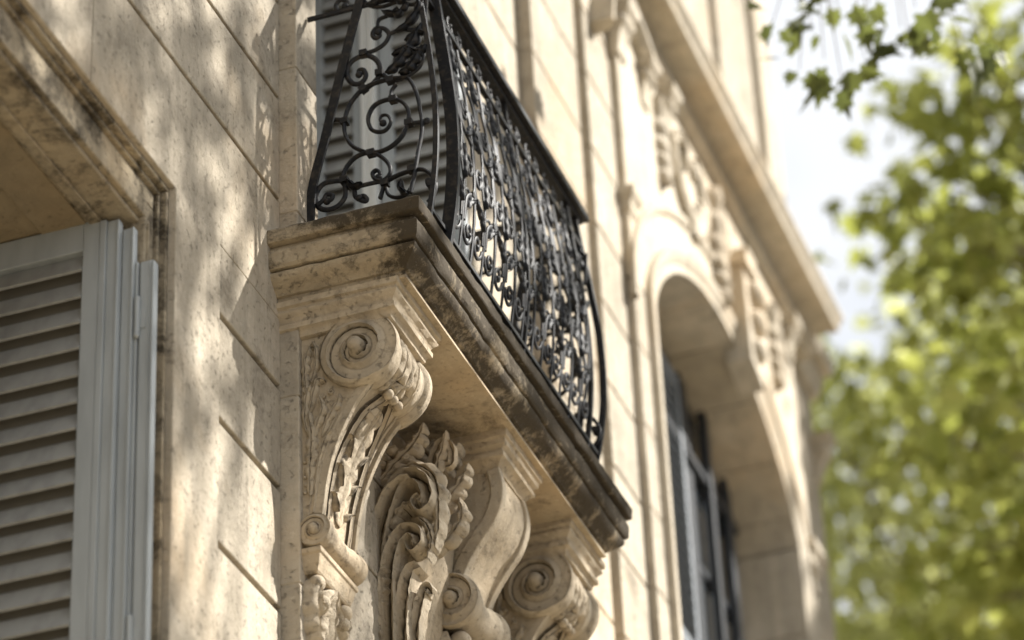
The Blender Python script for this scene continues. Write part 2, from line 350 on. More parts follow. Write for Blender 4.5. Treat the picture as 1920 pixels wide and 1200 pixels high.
for k in range(9):
    a = k*8; seg_ = []
    inner = []
    for i in range(a, a+9):
        q0, q1 = pp[max(i-1, 0)], pp[min(i+1, 72)]; dy, dz = q1[0]-q0[0], q1[1]-q0[1]; l = sqrt(dy*dy+dz*dz) or 1
        nx, nz_ = dz/l, -dy/l
        seg_.append(pp[i]); inner.append((pp[i][0]+nx*.012, pp[i][1]+nz_*.012))
    e = .09
    f0 = lambda A, B, t: (A[0]*(1-t)+B[0]*t, A[1]*(1-t)+B[1]*t)
    seg_[0] = f0(seg_[0], seg_[1], e); inner[0] = f0(inner[0], inner[1], e); seg_[-1] = f0(seg_[-1], seg_[-2], e); inner[-1] = f0(inner[-1], inner[-2], e)
    w.prism(seg_+inner[::-1], 0, -.66, .146)
for z in (8.6, 9.25, 9.9, 10.55, 11.2): w.box(-.66, .146, CY+AA-.012, CY+AA-.0005, z+.006, z+.644 if z < 11 else ZS-.02)
w.build('voussoirs', LIMEF, BLD, bevel=.003)
w = MB(); w.prism([(7.42, 12.60), (7.70, 12.50), (7.86, 13.28), (7.40, 13.32)], 0, .10, .27); w.box(.10, .31, 7.36, 7.90, 13.321, 13.40)
for t in (0, 1, 2): w.ball((.27, 7.60+.02*t, 12.75+.22*t), .09+.015*t, 8, (.8, 1.1, 1))
w.build('keystone', LIMEF, BLD, smooth=True, auto=40)
def sweep_arch(bm, prof, cy, a, zs, b_, z0=None, n=48, y_ext=None):
    # prof: (dx, dr) pairs; sweep round the arch and down the jambs
    pp = arch_pts(cy, a, zs, b_, n); path = []
    for i, p in enumerate(pp):
        q0, q1 = pp[max(i-1, 0)], pp[min(i+1, n)]; path.append((p[0], p[1], -(q1[1]-q0[1]), q1[0]-q0[0]))
    if z0 is not None: path = [(cy-a, z0, -1, 0)]+path+[(cy+a, z0, 1, 0)]
    vs = []
    for y, z, ny, nz in path:
        l = sqrt(ny*ny+nz*nz); ny /= l; nz /= l
        for dx, dr in prof: vs.append((dx, y+ny*dr, z+nz*dr))
    k = len(prof)
    bm.add(vs, [(i*k+j, (i+1)*k+j, (i+1)*k+(j+1) % k, i*k+(j+1) % k) for i in range(len(path)-1) for j in range(k)])
w = MB(); sweep_arch(w, [(.1495, .0), (.17, .003), (.17, .05), (.16, .06), (.18, .09), (.195, .13), (.195, .16), (.149, .17)], CY, AA, ZS, BB, z0=8)
w.build('archivolt', LIMEF, BLD, smooth=True, auto=35)
w = MB(); sweep_arch(w, [(.1497, .38), (.165, .385), (.175, .40), (.18, .42), (.175, .44), (.1497, .445)], CY, AA, ZS, BB, z0=11.7); w.build('hood_ring', LIMEF, BLD, smooth=True, auto=35)
w = MB()
for y in (9.02,):
    w.loft(.1, .17, y-.06, y+.20, [(11.84, .0), (11.87, .03), (11.93, .035), (11.96, .07), (12.01, .075), (12.02, .0)])
w.build('impost', LIMEF, BLD, bevel=.006)
w = MB(); w.loft(.05, .152, 5.083, 5.19, [(12.3, .0), (12.34, .02), (12.38, .02), (12.43, .05), (12.47, .055), (12.48, .0)])
w.build('pilaster_cap', LIMEF, BLD, bevel=.006)
# cornice
w = MB()
w.prism([(-.3, 13.93), (.17, 13.93), (.185, 13.955), (.215, 13.97), (.22, 14.01), (.20, 14.04), (.17, 14.05), (.18, 14.09), (.23, 14.125), (.33, 14.135),
         (.335, 14.12), (.40, 14.12), (.41, 14.16), (.43, 14.185), (.45, 14.215), (.45, 14.245), (.05, 14.32), (-.3, 14.32)], 1, 4.7, 9.75)
w.prism([(-.3, 13.94), (.07, 13.94), (.12, 14.05), (.13, 14.12), (.29, 14.12), (.33, 14.20), (.33, 14.24), (.0, 14.31), (-.3, 14.31)], 1, -7, 4.699)
w.prism([(-.3, 13.94), (.07, 13.94), (.12, 14.05), (.13, 14.12), (.20, 14.12), (.22, 14.20), (.22, 14.24), (.0, 14.31), (-.3, 14.31)], 1, 9.751, 10.34)
w.build('cornice', LIMEF, BLD, bevel=.004)
# curved hood over the arch head
w = MB()
hood = cr_spline([(4.75, 13.45), (4.85, 13.75), (5.12, 13.93), (5.45, 13.86), (5.72, 13.72)], 26)
prof = [(.09, -.05), (.17, -.045), (.22, -.02), (.25, .02), (.25, .05), (.09, .06)]
vs = []
for i, p in enumerate(hood):
    q0, q1 = hood[max(i-1, 0)], hood[min(i+1, 25)]; dy, dz = q1[0]-q0[0], q1[1]-q0[1]; l = sqrt(dy*dy+dz*dz)
    vs += [(dx, p[0]-dz/l*dr, p[1]+dy/l*dr) for dx, dr in prof]
w.add(vs, [(i*6+j, (i+1)*6+j, (i+1)*6+(j+1) % 6, i*6+(j+1) % 6) for i in range(25) for j in range(6)]+[tuple(range(6)), tuple(range(155, 149, -1))])
w.build('hood_mould', LIMEF, BLD, smooth=True, auto=35)
def bracket(y, z, s=1.0, wd=.22, x0=.14, deep=.17):
    w = MB(); c = x0+deep*s
    pr = [(x0-.02, z), (c, z), (c+.01, z-.06*s), (c-.02, z-.13*s), (c-.06*s, z-.20*s), (x0+.05*s, z-.28*s), (x0+.04*s, z-.36*s), (x0-.02, z-.40*s)]
    w.prism(pr, 1, y, y+wd*s)
    w.loft(x0-.02, c+.01, y, y+wd*s, [(z, .0), (z+.02, .02), (z+.05, .03), (z+.07, .03)])
    for i in range(9):
        t = i/8; w.ball((c-.05*s, y+t*wd*s, z-.08*s), .055*s, 6, (1, .5, 1))
    w.build('bracket', LIMEF, BLD, smooth=True, auto=40)
for y, z, s in ((5.05, 13.78, .8), (5.55, 13.70, .7), (6.02, 13.80, .7), (7.6, 13.5, .8), (9.0, 13.80, .7)): bracket(y, z, s, .2, .14, .12)
bracket(10.12, 13.45, .8, .16, .02, .16)
def planeX(x): return lambda u, v, h: (x+h, u, v)
w = MB(); PX = planeX(.152)
for sgn, oy in ((1, 6.55), (-1, 7.75)):
    w.ribbon([(oy, 13.05), (oy+sgn*.2, 13.25), (oy+sgn*.35, 13.5), (oy+sgn*.15, 13.75)], lambda a: .14*sin(pi*min(1, a+.08))**.6, lambda a: .05, PX, lobes=7)
    w.ribbon([(oy-sgn*.05, 13.1), (oy-sgn*.3, 13.3), (oy-sgn*.35, 13.6), (oy-sgn*.1, 13.7), (oy-sgn*.1, 13.5)], lambda a: .07*(1-.6*a), lambda a: .05, PX, prof='scroll')
w.ribbon([(7.15, 12.85), (7.15, 13.2), (7.15, 13.8)], lambda a: .15*sin(pi*(.12+.8*a)), lambda a: .09, PX, lobes=6)
for y, z, r in ((6.3, 13.35, .08), (6.7, 13.65, .1), (7.6, 13.2, .09), (7.9, 13.55, .1), (8.25, 13.4, .07)): w.ball((.16, y, z), r*.75, 8, (.6, 1, 1))
for y in (5.9, 8.55):
    w.ribbon([(y, 13.0), (y+.05, 13.3), (y-.02, 13.7)], lambda a: .13*sin(pi*(.1+.85*a)), lambda a: .07, PX, lobes=5)
w.build('carved_cartouche', LIMEF, BLD, smooth=True, auto=60)
# lintel / recessed moulding of the left window
w = MB()
def frame_step(bm, x0, x1, yj, zt, wd):
    # an L-shaped strip: head over the opening and the far jamb, inset wd inside (yj, zt)
    bm.box(x0, x1, -3.05, yj, zt-wd, zt); bm.box(x0, x1, yj-wd, yj, 5.0, zt-wd-.0015)
frame_step(w, -.45, -.022, -.8905, 8.678, .022)
frame_step(w, -.45, -.048, -.9127, 8.655, .020)
frame_step(w, -.45, -.066, -.933, 8.634, .075)
w.box(-.45, -.058, -3.05, -1.008, 8.475, 8.558)
w.box(-.45, -.082, -3.05, -1.01, 8.452, 8.474)
w.box(-.25, -.20, -3.05, -1.011, 8.436, 8.4515)
w.box(-1.2, -.451, -1.0, -.972, 0, 8.461)
# label stop at the corner
w.box(-.3, -.056, -1.03, -.985, 8.26, 8.4745); w.box(-.3, -.047, -1.015, -1.0, 8.25, 8.45)
w.build('window_head_moulding', LINT, BLD, bevel=.007, seg=3)
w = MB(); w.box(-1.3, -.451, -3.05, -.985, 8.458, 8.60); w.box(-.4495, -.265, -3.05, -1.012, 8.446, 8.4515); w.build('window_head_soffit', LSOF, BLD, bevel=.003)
# rooms behind the openings
w = MB(); w.box(-4, -1.31, -3.4, -.6, 5, 9); w.build('room_back', ROOM, BLD)
w = MB(); w.box(-4, -.90, .2, 2.6, 8.9, 12.6); w.build('room_back', ROOM, BLD)
w = MB(); w.box(-4, -.72, 4.6, 8.85, 7.5, 13.2); w.build('room_back', ROOM, BLD)
# windows
def casement(x, y0, y1, z0, z1, mat, name='window', nleaf=2, rows=3):
    f = MB(); t = .05
    f.box(x-.06, x, y0, y0+t, z0, z1); f.box(x-.06, x, y1-t, y1, z0, z1); f.box(x-.06, x, y0+t, y1-t, z1-t, z1); f.box(x-.06, x, y0+t, y1-t, z0, z0+t)
    dy = (y1-y0-2*t)/nleaf
    for k in range(nleaf):
        a = y0+t+k*dy; c = a+dy
        f.box(x-.045, x+.012, a+.003, a+.07, z0+t, z1-t); f.box(x-.045, x+.012, c-.07, c-.003, z0+t, z1-t)
        for r in range(rows+1):
            zz = z0+t+(z1-z0-2*t-.06)*r/rows; f.box(x-.04, x+.008, a+.07, c-.07, zz, zz+.05)
    o = f.build(name, mat, BLD, bevel=.004)
    g = MB(); g.box(x-.028, x-.02, y0+t, y1-t, z0+t, z1-t); g.build('pane', GLASS, o); return o
casement(-1.22, -3.0, -1.01, 5.3, 8.44, WHITE)
casement(-.80, .40, 2.33, 9.08, 12.2, WHITE, 'french_door')
casement(-.27, 5.46, 8.70, 8.2, 12.9, DARK, nleaf=3, rows=3)
w = MB(); w.box(-.258, -.20, 7.9, 7.98, 8.2, 12.8); w.box(-.258, -.21, 8.36, 8.46, 8.2, 12.6); w.box(-.30, -.22, 5.6, 8.69, 12.0, 12.06)
w.build('window_mullion', DARK, BLD, bevel=.004)
# shutters: leaves perpendicular to the facade, folded against the far jamb (facing -Y)
def shutter(y, x0, x1, z0, z1, pitch, st=.06, top=.10, thick=.035, mat=GREY, smat=GREYD, lock=None, slat_w=.062):
    fr = MB()
    fr.box(x0, x0+st, y, y+thick, z0, z1); fr.box(x1-st, x1, y, y+thick, z0, z1)
    fr.box(x0+st+.0005, x1-st-.0005, y+.002, y+thick, z1-top, z1-.001); fr.box(x0+st+.0005, x1-st-.0005, y+.002, y+thick, z0+.001, z0+top)
    o = fr.build('shutter', mat, BLD, bevel=.004)
    sb = MB(); z = z1-top-.01
    bk = MB(); bk.box(x0+st+.001, x1-st-.001, y+thick-.004, y+thick+.001, z0+top, z1-top); bk.build('gap_shade_sheet', GAPSHADE, o)  # added dark sheet behind the slats, its colour stands in for shade in the gaps
    while z > z0+top+.04:
        ang = radians(64)+random.gauss(0, .025); jz = random.uniform(-.003, .003)
        sb.obox(((x0+x1)/2, y+thick*.42, z-.035+jz), (1, 0, 0), (0, cos(ang), sin(ang)), (0, -sin(ang), cos(ang)), (x1-x0)/2-st-.0015, slat_w/2, .006)
        z -= pitch
    sb.build('slats', smat, o, bevel=.002)
    return o
LS = shutter(-1.105, -.98, -.206, 5.4, 8.452, .114, st=.068, top=.125, thick=.055, slat_w=.10)
tag(LS, 'wide louvred leaf of the grey shutter folded in the left window')
w = MB()
w.box(-0.204, -0.178, -1.108, -1.075, 5.4, 8.44); w.box(-0.177, -0.136, -1.098, -1.07, 5.4, 8.435); w.box(-0.135, -0.126, -1.106, -1.07, 5.4, 8.43)
w.box(-0.125, -0.084, -1.072, -1.05, 5.4, 8.40); w.box(-0.083, -0.074, -1.085, -1.05, 5.4, 8.395)
w.box(-0.072, -0.063, -1.066, -1.04, 5.4, 8.245); w.box(-0.056, -0.006, -1.058, -1.03, 5.4, 8.245); w.box(-0.018, -0.012, -1.064, -1.0585, 5.4, 8.24)
w.box(-0.005, 0.004, -1.068, -1.03, 5.4, 8.235)
o = w.build('shutter', GREY, BLD, bevel=.003); tag(o, 'narrow folded shutter panels edge on beside the left jamb')
for z in (7.92, 6.6):
    h = MB()
    h.tube([(-.059, -1.072, z), (-.059, -1.072, z+.15)], .011, 10); h.ball((-.059, -1.072, z+.155), .012); h.ball((-.059, -1.072, z-.005), .012)
    h.box(-.056, -.028, -1.062, -1.0575, z+.03, z+.12)
    h.build('hinge', GREY, o, smooth=True, auto=40)
shutter(2.30, -.36, .078, 9.08, 12.2, .105, st=.075, top=.1, slat_w=.105)
shutter(2.255, -.70, -.44, 9.08, 12.2, .105, st=.05, top=.1, slat_w=.105)
w = MB(); w.box(-.438, -.41, 2.235, 2.295, 9.08, 12.2); w.box(-.409, -.392, 2.242, 2.295, 9.08, 12.2); w.box(-.391, -.364, 2.236, 2.297, 9.08, 12.2)
tag(w.build('door_stile', WHITE, BLD, bevel=.003), 'pale fluted stile between the two folded shutters')
# arch window shutter leaves: on the window plane, nearer half
def shutter_x(x, y0, y1, z0, z1, pitch):
    fr = MB(); st = .06
    fr.box(x, x+.04, y0, y0+st, z0, z1); fr.box(x, x+.04, y1-st, y1, z0, z1)
    for zz in (z0, (z0+z1)/2, z1-.1): fr.box(x+.001, x+.039, y0+st, y1-st, zz, zz+.1)
    o = fr.build('shutter', GREYB, BLD, bevel=.004); sb = MB(); z = z1-.15; sb.box(x-.004, x+.004, y0+st+.001, y1-st-.001, z0+.1, z1-.1)
    while z > z0+.12:
        sb.obox((x+.02, (y0+y1)/2, z), (0, 1, 0), (cos(.9), 0, -sin(.9)), (sin(.9), 0, cos(.9)), (y1-y0)/2-st, .03, .006); z -= pitch
    sb.build('slats', GREYB, o); return o
shutter_x(-.25, 6.70, 7.32, 8.3, 12.50, .09)
# ------------------------------------------------------------------ balcony
BAL = thing('stone_balcony', (0, 1.42, 7.3), 'weathered stone balcony with dark stained edge, carried on three carved scroll brackets', 'balcony')
def arc(c, r, a0, a1, n): return [(c[0]+r*cos(radians(a0+(a1-a0)*i/n)), c[1]+r*sin(radians(a0+(a1-a0)*i/n))) for i in range(n+1)]
YL = 2.85
w = MB()
w.wloft(-.02, .67, 0, YL, [(8.966, -.075), (8.970, -.004), (8.975, 0), (9.028, 0), (9.040, -.010)])
w.wloft(-.02, .67, 0, YL, [(8.852, -.09), (8.856, -.030), (8.868, -.020), (8.932, -.016), (8.944, -.022), (8.950, -.036), (8.9655, -.038)])
w.wloft(-.02, .67, 0, YL, [(8.745, -.125), (8.747, -.115), (8.762, -.113), (8.766, -.100), (8.776, -.094), (8.79, -.076), (8.803, -.057), (8.818, -.043), (8.834, -.037), (8.842, -.037), (8.8515, -.050)])
slab = w.build('slab', SLAB, BAL, smooth=True, auto=38)
w = MB(); w.box(-.02, .56, .118, YL-.118, 8.735, 8.747); w.build('soffit', SOFF, BAL)
def volute(bm, cx, cz, R, y0, y1, sgn=1, k=.50, spin=0, boss=.20):
    # rolled scroll: carved spiral on both ends and a waisted drum between
    Wd = y1-y0
    def face(yf, d):
        def P(a, b):
            th = 2*pi*a; r = R*(1-b) if b < 1 else 0; q = r/R
            if q < .001: h = .42
            elif q < boss: h = .25+.17*sqrt(max(0, 1-(q/boss)**2))**1.0+.0
            else:
                t = (math.log(q)/math.log(k)+sgn*(a+spin)) % 1.0
                dep = .10*(1-q)*0
                h = .16*(1-min(1, max(0, (t-.0)/.10)))+.16*max(0, (t-.62)/.38)**1.4+.03*sin(pi*t)
                h = h*min(1, (1-q)/.05+.2)+.04
                h *= 1
            if q > .985: h = -.02
            return (cx+r*cos(th), yf-d*h*R*1.15+d*R*.12, cz+r*sin(th))
        bm.grid(P, 120, 46, True)
    face(y0, 1); face(y1, -1)
    prof = [(0, .985), (.015, 1.0), (.09, 1.0), (.11, .96), (.13, .90), (.16, .88), (.2, .90), (.24, .90), (.27, .86), (.33, .80), (.4, .77), (.5, .76), (.6, .77), (.67, .80), (.73, .86), (.76, .90), (.8, .90), (.84, .88), (.87, .90), (.89, .96), (.91, 1.0), (.985, 1.0), (1, .985)]
    def D(a, b):
        t = b*(len(prof)-1); i = min(int(t), len(prof)-2); t -= i
        y = prof[i][0]*(1-t)+prof[i+1][0]*t; r = (prof[i][1]*(1-t)+prof[i+1][1]*t)*R
        return (cx+r*cos(-2*pi*a), y0+Wd*y, cz+r*sin(-2*pi*a))
    bm.grid(D, 72, 67, True)
def corbel(Y):
    root = bpy.data.objects.new('scroll_corbel', None); COL.objects.link(root); root.location = (.08, Y+.19, 7.3)
    root.parent = BAL; root.matrix_parent_inverse = inv_of(BAL)
    Wd = .38; y0, y1 = Y, Y+Wd
    w = MB(); w.wloft(-.02, .47, y0, y1, [(8.7365, .062), (8.712, .060), (8.706, .048), (8.698, .046), (8.69, .052), (8.682, .050), (8.67, .036), (8.655, .026), (8.645, .024), (8.64, .034), (8.618, .032), (8.612, .018), (8.60, .010), (8.585, .008), (8.58, .0)], amp=.002, chip=.006, seed=Y)
    w.build('cap', CARVB, root, smooth=True, auto=36)
    # body
    front = cr_spline([(.36, 8.58), (.42, 8.45), (.37, 8.33), (.30, 8.24), (.235, 8.12), (.19, 8.0), (.163, 7.88), (.150, 7.78), (.13, 7.68), (.08, 7.62)], 44)
    w = MB(); w.prism([(.06, 7.62)]+[p for p in reversed(front)]+[(.06, 8.58)], 1, y0+.012, y1-.012)
    # side fillet along the curve, both sides
    def Mside(y, d): return lambda u, v, h: (u, y-d*h, v)
    fr2 = front[10:38]
    w.build('body', CARVB, root, bevel=.004)
    def front_strip(w, a, c, out):
        vs = []; pts = front[8:40]; n = len(pts)
        for i, p in enumerate(pts):
            q0, q1 = pts[max(i-1, 0)], pts[min(i+1, n-1)]; dx, dz = q1[0]-q0[0], q1[1]-q0[1]; l = sqrt(dx*dx+dz*dz); nx, nz = -dz/l, dx/l
            vs += [(p[0]-nx*.02, a, p[1]-nz*.02), (p[0]+nx*out, a, p[1]+nz*out), (p[0]+nx*out, c, p[1]+nz*out), (p[0]-nx*.02, c, p[1]-nz*.02)]
        w.add(vs, [(i*4+j, (i+1)*4+j, (i+1)*4+(j+1) % 4, i*4+(j+1) % 4) for i in range(n-1) for j in range(4)]+[(0, 1, 2, 3), tuple(4*n-1-j for j in range(4))])
    for a, c, o_ in ((y0+.008, y0+.034, .018), (y1-.034, y1-.008, .018), (y0+.05, y0+.062, .008), (y1-.062, y1-.05, .008)):
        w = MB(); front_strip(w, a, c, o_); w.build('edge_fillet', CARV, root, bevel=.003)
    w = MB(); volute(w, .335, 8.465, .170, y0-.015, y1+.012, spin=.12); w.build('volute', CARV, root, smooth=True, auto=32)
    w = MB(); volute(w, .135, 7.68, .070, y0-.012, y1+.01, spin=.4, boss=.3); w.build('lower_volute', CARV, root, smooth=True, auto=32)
    # acanthus wrapped over the drum and down the front
    w = MB()
    def Mdrum(u, v, h):
        a = v; r = .128+h; return (.335+r*cos(a), y0+Wd/2+u, 8.465+r*sin(a))
    w.ribbon([(0, 1.2), (0, .3), (0, -.7), (0, -1.6)], lambda a: .085*sin(pi*(.15+.75*a)), lambda a: .035, Mdrum, lobes=6, ns=70, nt_=17)
    for u in (-.06, .06):
        w.ribbon([(u*.4, .9), (u, .2), (u*1.2, -.6), (u*1.5, -1.3)], lambda a: .04*sin(pi*(.1+.85*a)), lambda a: .035, Mdrum, lobes=4, ns=50)
    FN = len(front)
    def Mfront(u, v, h):
        t = max(0, min(FN-1.001, v)); i = int(t); f = t-i; p = (front[i][0]*(1-f)+front[i+1][0]*f, front[i][1]*(1-f)+front[i+1][1]*f)
        dx, dz = front[i+1][0]-front[i][0], front[i+1][1]-front[i][1]; l = sqrt(dx*dx+dz*dz)
        return (p[0]-dz/l*h, y0+Wd/2+u, p[1]+dx/l*h)
    w.ribbon([(0, 33), (0, 26), (0, 19), (0, 12)], lambda a: .092*sin(pi*(.12+.6*a)), lambda a: .012+.014*a, Mfront, lobes=7, ns=100, nt_=21, depth=.45)
    for u in (-.09, .09):
        w.ribbon([(u*1.2, 35), (u*1.25, 28), (u*1.25, 22), (u*.9, 14), (u*.4, 10)], lambda a: .016+.010*a, lambda a: .012+.008*a, Mfront, prof='scroll', ns=60)
        for q in (31, 26, 21): w.ribbon([(u*.5, q), (u*.9, q-2.2), (u*1.25, q-2.6)], lambda a: .016*sin(pi*(.15+.8*a)), lambda a: .03, Mfront, lobes=2, ns=22, nt_=9)
    for q in (-.05, 0, .05): w.ball((.405, y0+Wd/2+q, 8.315), .022, 8)
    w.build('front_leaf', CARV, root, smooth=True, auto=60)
    # acanthus in relief on each flank
    for yy, d in ((y0+.012, 1), (y1-.012, -1)):
        w = MB(); M = Mside(yy, d)
        def lf(pts, wd, ht, lb, ns=50): w.ribbon(pts, lambda a: wd*1.15*sin(pi*(.10+.86*a))**.8, lambda a: ht*1.9*(.6+.5*a), M, lobes=lb, ns=ns, nt_=13, depth=.5)
        lf([(.115, 7.84), (.118, 7.98), (.125, 8.10), (.118, 8.22)], .028, .013, 6, 60)
        lf([(.118, 8.08), (.150, 8.16), (.175, 8.22), (.165, 8.28)], .020, .014, 4)
        lf([(.110, 8.12), (.098, 8.20), (.108, 8.30), (.125, 8.34)], .018, .014, 4)
        lf([(.118, 8.22), (.135, 8.30), (.155, 8.36), (.185, 8.35)], .019, .015, 4)
        lf([(.112, 8.30), (.100, 8.38), (.105, 8.46), (.125, 8.52)], .019, .015, 5)
        lf([(.125, 8.36), (.145, 8.42), (.150, 8.50), (.135, 8.55)], .014, .014, 4)
        lf([(.165, 8.10), (.20, 8.18), (.235, 8.23), (.25, 8.27)], .018, .012, 4)
        lf([(.135, 7.86), (.150, 7.98), (.185, 8.08), (.215, 8.12)], .012, .010, 5)
        for c, r in (((.178, 8.262), .020), ((.132, 8.53), .022), ((.100, 8.33), .015), ((.21, 8.30), .017)):
            w.ribbon(spiral(c, r, r*.2, 1.2, 1.4, 20), lambda a: .007*(1-.5*a), lambda a: .014, M, prof='round', nt_=7, ns=40)
        for k in range(5): w.ball((.092+.004*(k % 2), yy-d*.004, 7.86+.035*k), .008, 5)
        # flat raised border beside the curve
        w.ribbon([(p[0]-.022, p[1]-.004) for p in front[16:37:3]], lambda a: .007, lambda a: .009, M, prof='round', nt_=7, ns=50)
        w.ribbon([(p[0]-.045, p[1]-.012) for p in front[16:35:3]], lambda a: .004, lambda a: .006, M, prof='round', nt_=7, ns=50)
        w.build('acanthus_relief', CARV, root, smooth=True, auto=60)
    # block and pendant below
    w = MB(); w.loft(.06, .150, y0+.005, y1-.005, [(7.605, .012), (7.585, .012), (7.578, .004), (7.545, -.002), (7.515, -.012), (7.505, -.02)], 1)
    w.build('block', CARVB, root, bevel=.003)
    w = MB()
    def Mp(u, v, h): return (.08+h, y0+Wd/2+u, v)
    for sx in (-1, 1):
        w.ribbon([(0, 7.50), (.07*sx, 7.42), (.13*sx, 7.38), (.16*sx, 7.44)], lambda a: .05*sin(pi*(.15+.8*a)), lambda a: .07, Mp, lobes=4)
        w.ribbon([(0, 7.46), (.05*sx, 7.32), (.09*sx, 7.24), (.05*sx, 7.18)], lambda a: .045*sin(pi*(.15+.8*a)), lambda a: .055, Mp, lobes=4)
        w.ball((.12, y0+Wd/2+.14*sx, 7.47), .035, 8); w.ball((.11, y0+Wd/2+.07*sx, 7.30), .028, 8); w.ball((.13, y0+Wd/2+.1*sx, 7.40), .03, 8)
    w.ribbon([(0, 7.50), (0, 7.3), (0, 7.02)], lambda a: .06*sin(pi*(.2+.75*a)), lambda a: .08*(1-.5*a), Mp, lobes=5)
    w.ribbon([(-.15, 7.49), (-.165, 7.38), (-.15, 7.28), (-.12, 7.2)], lambda a: .035*sin(pi*(.15+.8*a)), lambda a: .06, Mp, lobes=4)
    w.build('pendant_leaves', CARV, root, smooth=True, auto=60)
    return root
def kids(o): return [c for c in list(bpy.data.objects) if c.parent == o]
def copy_tree(o, parent, dy):
    c = o.copy(); COL.objects.link(c); c.parent = parent; c.location = Vector(o.location)+Vector((0, dy, 0))
    for k in kids(o):
        d = k.copy(); COL.objects.link(d); d.parent = c
    return c
c1 = corbel(.16)
tag(c1, 'nearest scroll bracket with round volute and leaf carved flank')
def kids_copy(root, dy):
    c = root.copy(); COL.objects.link(c); c.location = root.location+Vector((0, dy, 0))
    for k in kids(root):
        d = k.copy(); COL.objects.link(d); d.parent = c; d.matrix_parent_inverse = k.matrix_parent_inverse.copy()
    return c
c3 = kids_copy(c1, 2.20); tag(c3, 'farthest scroll bracket with round volute under the balcony end')
